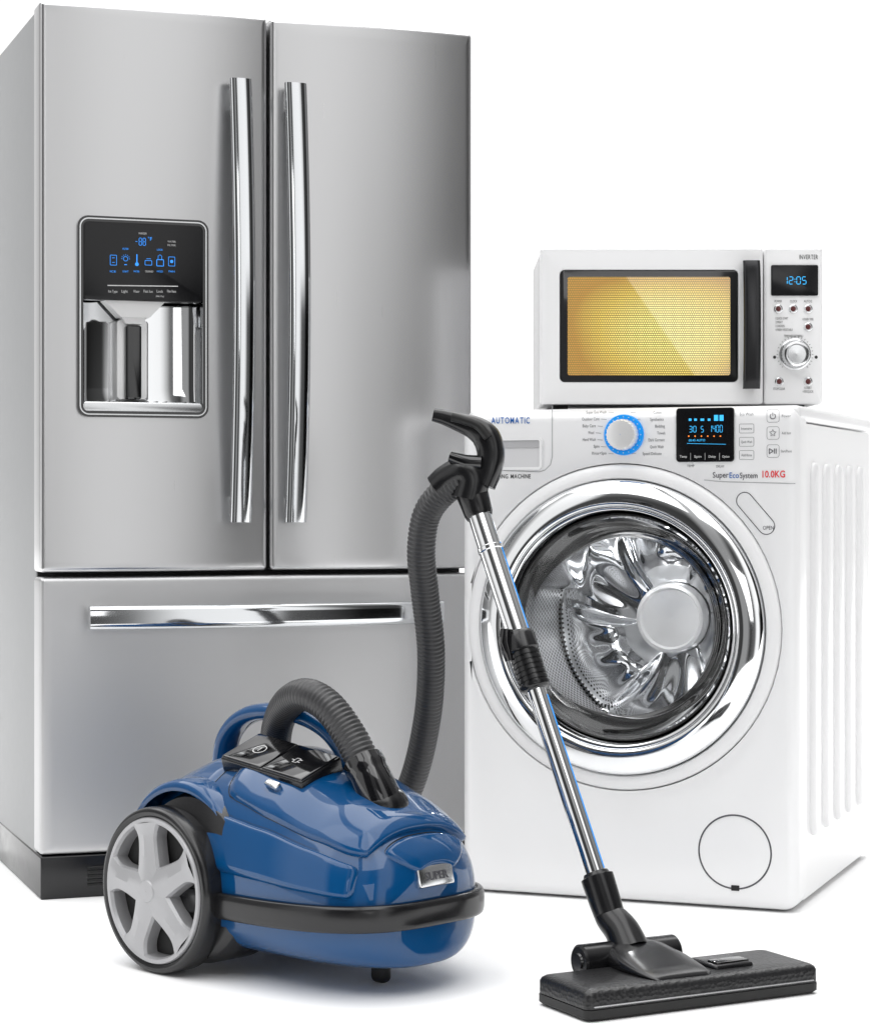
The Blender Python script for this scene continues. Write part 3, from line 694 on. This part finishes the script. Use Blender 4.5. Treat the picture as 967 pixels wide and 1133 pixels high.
gp=tube(572,535,[(0,.021),(.1,.0235),(.6,.026),(1,.026)],M['black'],'grip',VAC)
m=MB()
m.sweep(smooth(W2([(518,552,3.583),(522,532,3.583),(514,522,3.585),(496,530,3.595),(484,540,3.6)]),6),lambda t:.029-.005*t,22)
m.build('hose_joint',M['black'],gp,fr=vf,ang=50)
m=MB()
hp=W2([(479,459,3.60),(492,462,3.60),(510,468,3.60),(526,474,3.598),(538,484,3.594),(543,500,3.59),(541,518,3.585),(534,536,3.583)])
rad_=[.011,.013,.0165,.021,.0245,.0235,.0225,.022]
hpS=smooth(hp,6); rS=[rad_[min(int(i/6),6)]+(rad_[min(int(i/6)+1,7)]-rad_[min(int(i/6),6)])*((i%6)/6) for i in range(len(hpS))]; rS[-1]=rad_[-1]
m.sweep(hpS,rS,20,sec=[(1.0*math.copysign(abs(math.cos(2*PI*j/24))**.75,math.cos(2*PI*j/24)),.95*math.copysign(abs(math.sin(2*PI*j/24))**.75,math.sin(2*PI*j/24))) for j in range(24)])
m.build('handle',M['black'],gp,fr=vf,ang=50)
m=MB(); m.sweep(smooth(W2([(500,461,3.575),(514,465,3.572),(529,471,3.568),(540,484,3.565)]),5),.0075,12); m.build('soft_pad',M['rubber'],gp,fr=vf)
m=MB(); m.sweep(W2([(498,505,3.575),(515,511,3.57),(532,512,3.57)]),[.009,.012,.012],14); m.build('trigger',M['gloss'],gp,fr=vf)
# floor head
nf=Frame(.357,3.259,0,28.1)
def NW(mb,name,mt,par,ang=40):
    mb.v=[nf.world(p) for p in mb.v]; return mb.build(name,mt,par,fr=vf,ang=ang)
m=MB(); hl,hd=.204,.070
L=[]
for z,i in ((.002,.004),(.006,.0),(.017,.0)): L.append([(p[0],p[2],z) for p in rr(-hl+i,hl-i,-hd+i,hd-i,.012,0,6)])
m.skin(L,True,True); 
fh=NW(m,'floor_head',M['rubber'],VAC)
m=MB(); L=[]
for z,i in ((.018,.001),(.036,.001),(.0405,.003),(.0435,.007),(.045,.014)): L.append([(p[0],p[2],z) for p in rr(-hl+i,hl-i,-hd+i,hd-i,.011,0,6)])
m.skin(L,True,True); NW(m,'head_shell',headmat(),fh)
m=MB(); m.box(-hl+.012,hl-.012,-hd-.0012,-hd+.004,.0205,.0225,.0005,1); NW(m,'trim_line',M['rim'],fh)
m=MB(); m.lathe([(.0005,-.0),(.022,.0),(.0255,.003),(.0255,.168),(.022,.171),(.0005,.171)],(0,0),40)
m.v=[(-.120+p[1],.088+p[0],.050+p[2]) for p in m.v]; NW(m,'swivel_roller',M['black'],fh)
m=MB(); k=MB().lathe([(.0005,0),(.012,0),(.014,.004)],(0,0),24); m.add([(-.123+p[1],.088+p[0],.050+p[2]) for p in k.v],k.f)
NW(m,'roller_cap',M['gloss'],fh)
m=MB(); L=[]
for t,(y,z,hwid,th) in enumerate(((-.056,.045,.046,.001),(-.048,.048,.052,.004),(-.02,.051,.057,.008),(.02,.056,.060,.014),(.06,.059,.055,.024),(.085,.057,.050,.028),(.105,.053,.044,.02))):
    L.append([(-.030+hwid*math.copysign(abs(math.cos(2*PI*j/28))**.6,math.cos(2*PI*j/28)),y,z-th*.3+th*math.copysign(abs(math.sin(2*PI*j/28))**.8,math.sin(2*PI*j/28))) for j in range(28)])
m.skin(L,True,True); NW(m,'neck_cover',M['black'],fh,60)
m=MB(); m.box(.040,.110,-.034,.034,.035,.051,.005,3); NW(m,'foot_pedal',M['black'],fh)
m=MB(); m.box(.046,.104,-.030,-.004,.045,.0545,.002,2); NW(m,'pedal_pad',M['gloss'],fh)
e0=nf.world((-.035,.078,.060)); m=MB()
m.sweep(smooth([e0,e0.lerp(wp(1014),.4)+Vector((.0,.004,.008)),wp(1014),wp(1002)],8),lambda t:.030-.010*t,26); m.build('elbow',M['black'],fh,fr=vf,ang=50)

# ================================================================ LIGHT
wd_=bpy.data.worlds.new('World'); SC.world=wd_; wd_.use_nodes=True; nt=wd_.node_tree; bg=nt.nodes['Background']
tc=nt.nodes.new('ShaderNodeTexCoord'); sp=nt.nodes.new('ShaderNodeSeparateXYZ'); nt.links.new(tc.outputs['Generated'],sp.inputs[0])
sx,sy,sz=sp.outputs
az=mathn(nt,'ARCTAN2',sx,mathn(nt,'MULTIPLY',sy,-1.)); t=mathn(nt,'ADD',mathn(nt,'MULTIPLY',az,1/(2*PI)),.5)
rp=nt.nodes.new('ShaderNodeValToRGB'); nt.links.new(t,rp.inputs[0]); e=rp.color_ramp.elements
K=[(0,1.),(.075,1.),(.12,.5),(.27,.30),(.295,.9),(.36,.9),(.375,.06),(.45,.04),(.47,.3),(.505,.3),(.525,.04),(.55,.15),(.566,1.0),(.612,1.15),(.632,.06),(.71,.02),(.72,.22),(.84,.22),(.925,1.),(1,1.)]
e[0].position=0; e[0].color=(1,1,1,1); e[1].position=1
for p,v in K[1:-1]: x=e.new(p); x.color=(v,v,v,1)
e[-1].color=(1,1,1,1)
def step(v,a,b):
    r=nt.nodes.new('ShaderNodeMapRange'); r.interpolation_type='SMOOTHSTEP'; r.inputs[1].default_value=a; r.inputs[2].default_value=b; nt.links.new(v,r.inputs[0]); return r.outputs[0]
def inv(v): return mathn(nt,'SUBTRACT',1.,v)
ax=mathn(nt,'ABSOLUTE',mathn(nt,'ADD',sx,.12)); 
box=mathn(nt,'MULTIPLY',mathn(nt,'MULTIPLY',step(sz,.60,.62),inv(step(ax,.50,.53))),step(ax,.035,.05))
ceil=mathn(nt,'MULTIPLY',step(sz,.4,.8),.30)
card=mathn(nt,'GREATER_THAN',mathn(nt,'ADD',sx,mathn(nt,'MULTIPLY',sz,.694)),.156)  # bright patch added to the world for the diagonal glare on the oven window
card=mathn(nt,'MULTIPLY',card,mathn(nt,'LESS_THAN',sx,.26)); card=mathn(nt,'MULTIPLY',card,mathn(nt,'LESS_THAN',sz,.3)); card=mathn(nt,'MULTIPLY',card,mathn(nt,'GREATER_THAN',sz,.0)); card=mathn(nt,'MULTIPLY',card,mathn(nt,'LESS_THAN',sy,.0))
# dark flag added to the world, unseen, for the right door's soft dark reflection
flag=mathn(nt,'MULTIPLY',mathn(nt,'MULTIPLY',step(t,.592,.606),inv(step(t,.70,.72))),inv(step(sz,.06,.16)))
ramp=mathn(nt,'MULTIPLY',rp.outputs[0],inv(mathn(nt,'MULTIPLY',flag,.92)))
val=mathn(nt,'ADD',mathn(nt,'MULTIPLY',ramp,1.08),mathn(nt,'MULTIPLY',box,2.35))
val=mathn(nt,'ADD',mathn(nt,'ADD',val,ceil),mathn(nt,'MULTIPLY',card,1.7))
cmb=nt.nodes.new('ShaderNodeCombineColor')
for i in range(3): nt.links.new(val,cmb.inputs[i])
nt.links.new(cmb.outputs[0],bg.inputs[0]); bg.inputs[1].default_value=1.
pl=bpy.data.lights.new('drum_fill_light','POINT'); pl.energy=2.6; pl.shadow_soft_size=.012  # added fill light, hidden from view, brightens the drum interior
po=bpy.data.objects.new('drum_fill_light',pl); COL.objects.link(po); po.location=wf.world((dc[0]-.03,.085,dc[1]+.215))
cam=bpy.data.cameras.new('Camera'); co=bpy.data.objects.new('Camera',cam); COL.objects.link(co); SC.camera=co
co.location=(0,0,H); co.rotation_euler=(PI/2,0,0); cam.sensor_fit='HORIZONTAL'; cam.sensor_width=36; cam.lens=36*F/967
cam.shift_y=-(566.5-HY)/967; cam.clip_end=200
SC.view_settings.view_transform='Standard'; SC.view_settings.look='None'; SC.view_settings.exposure=0
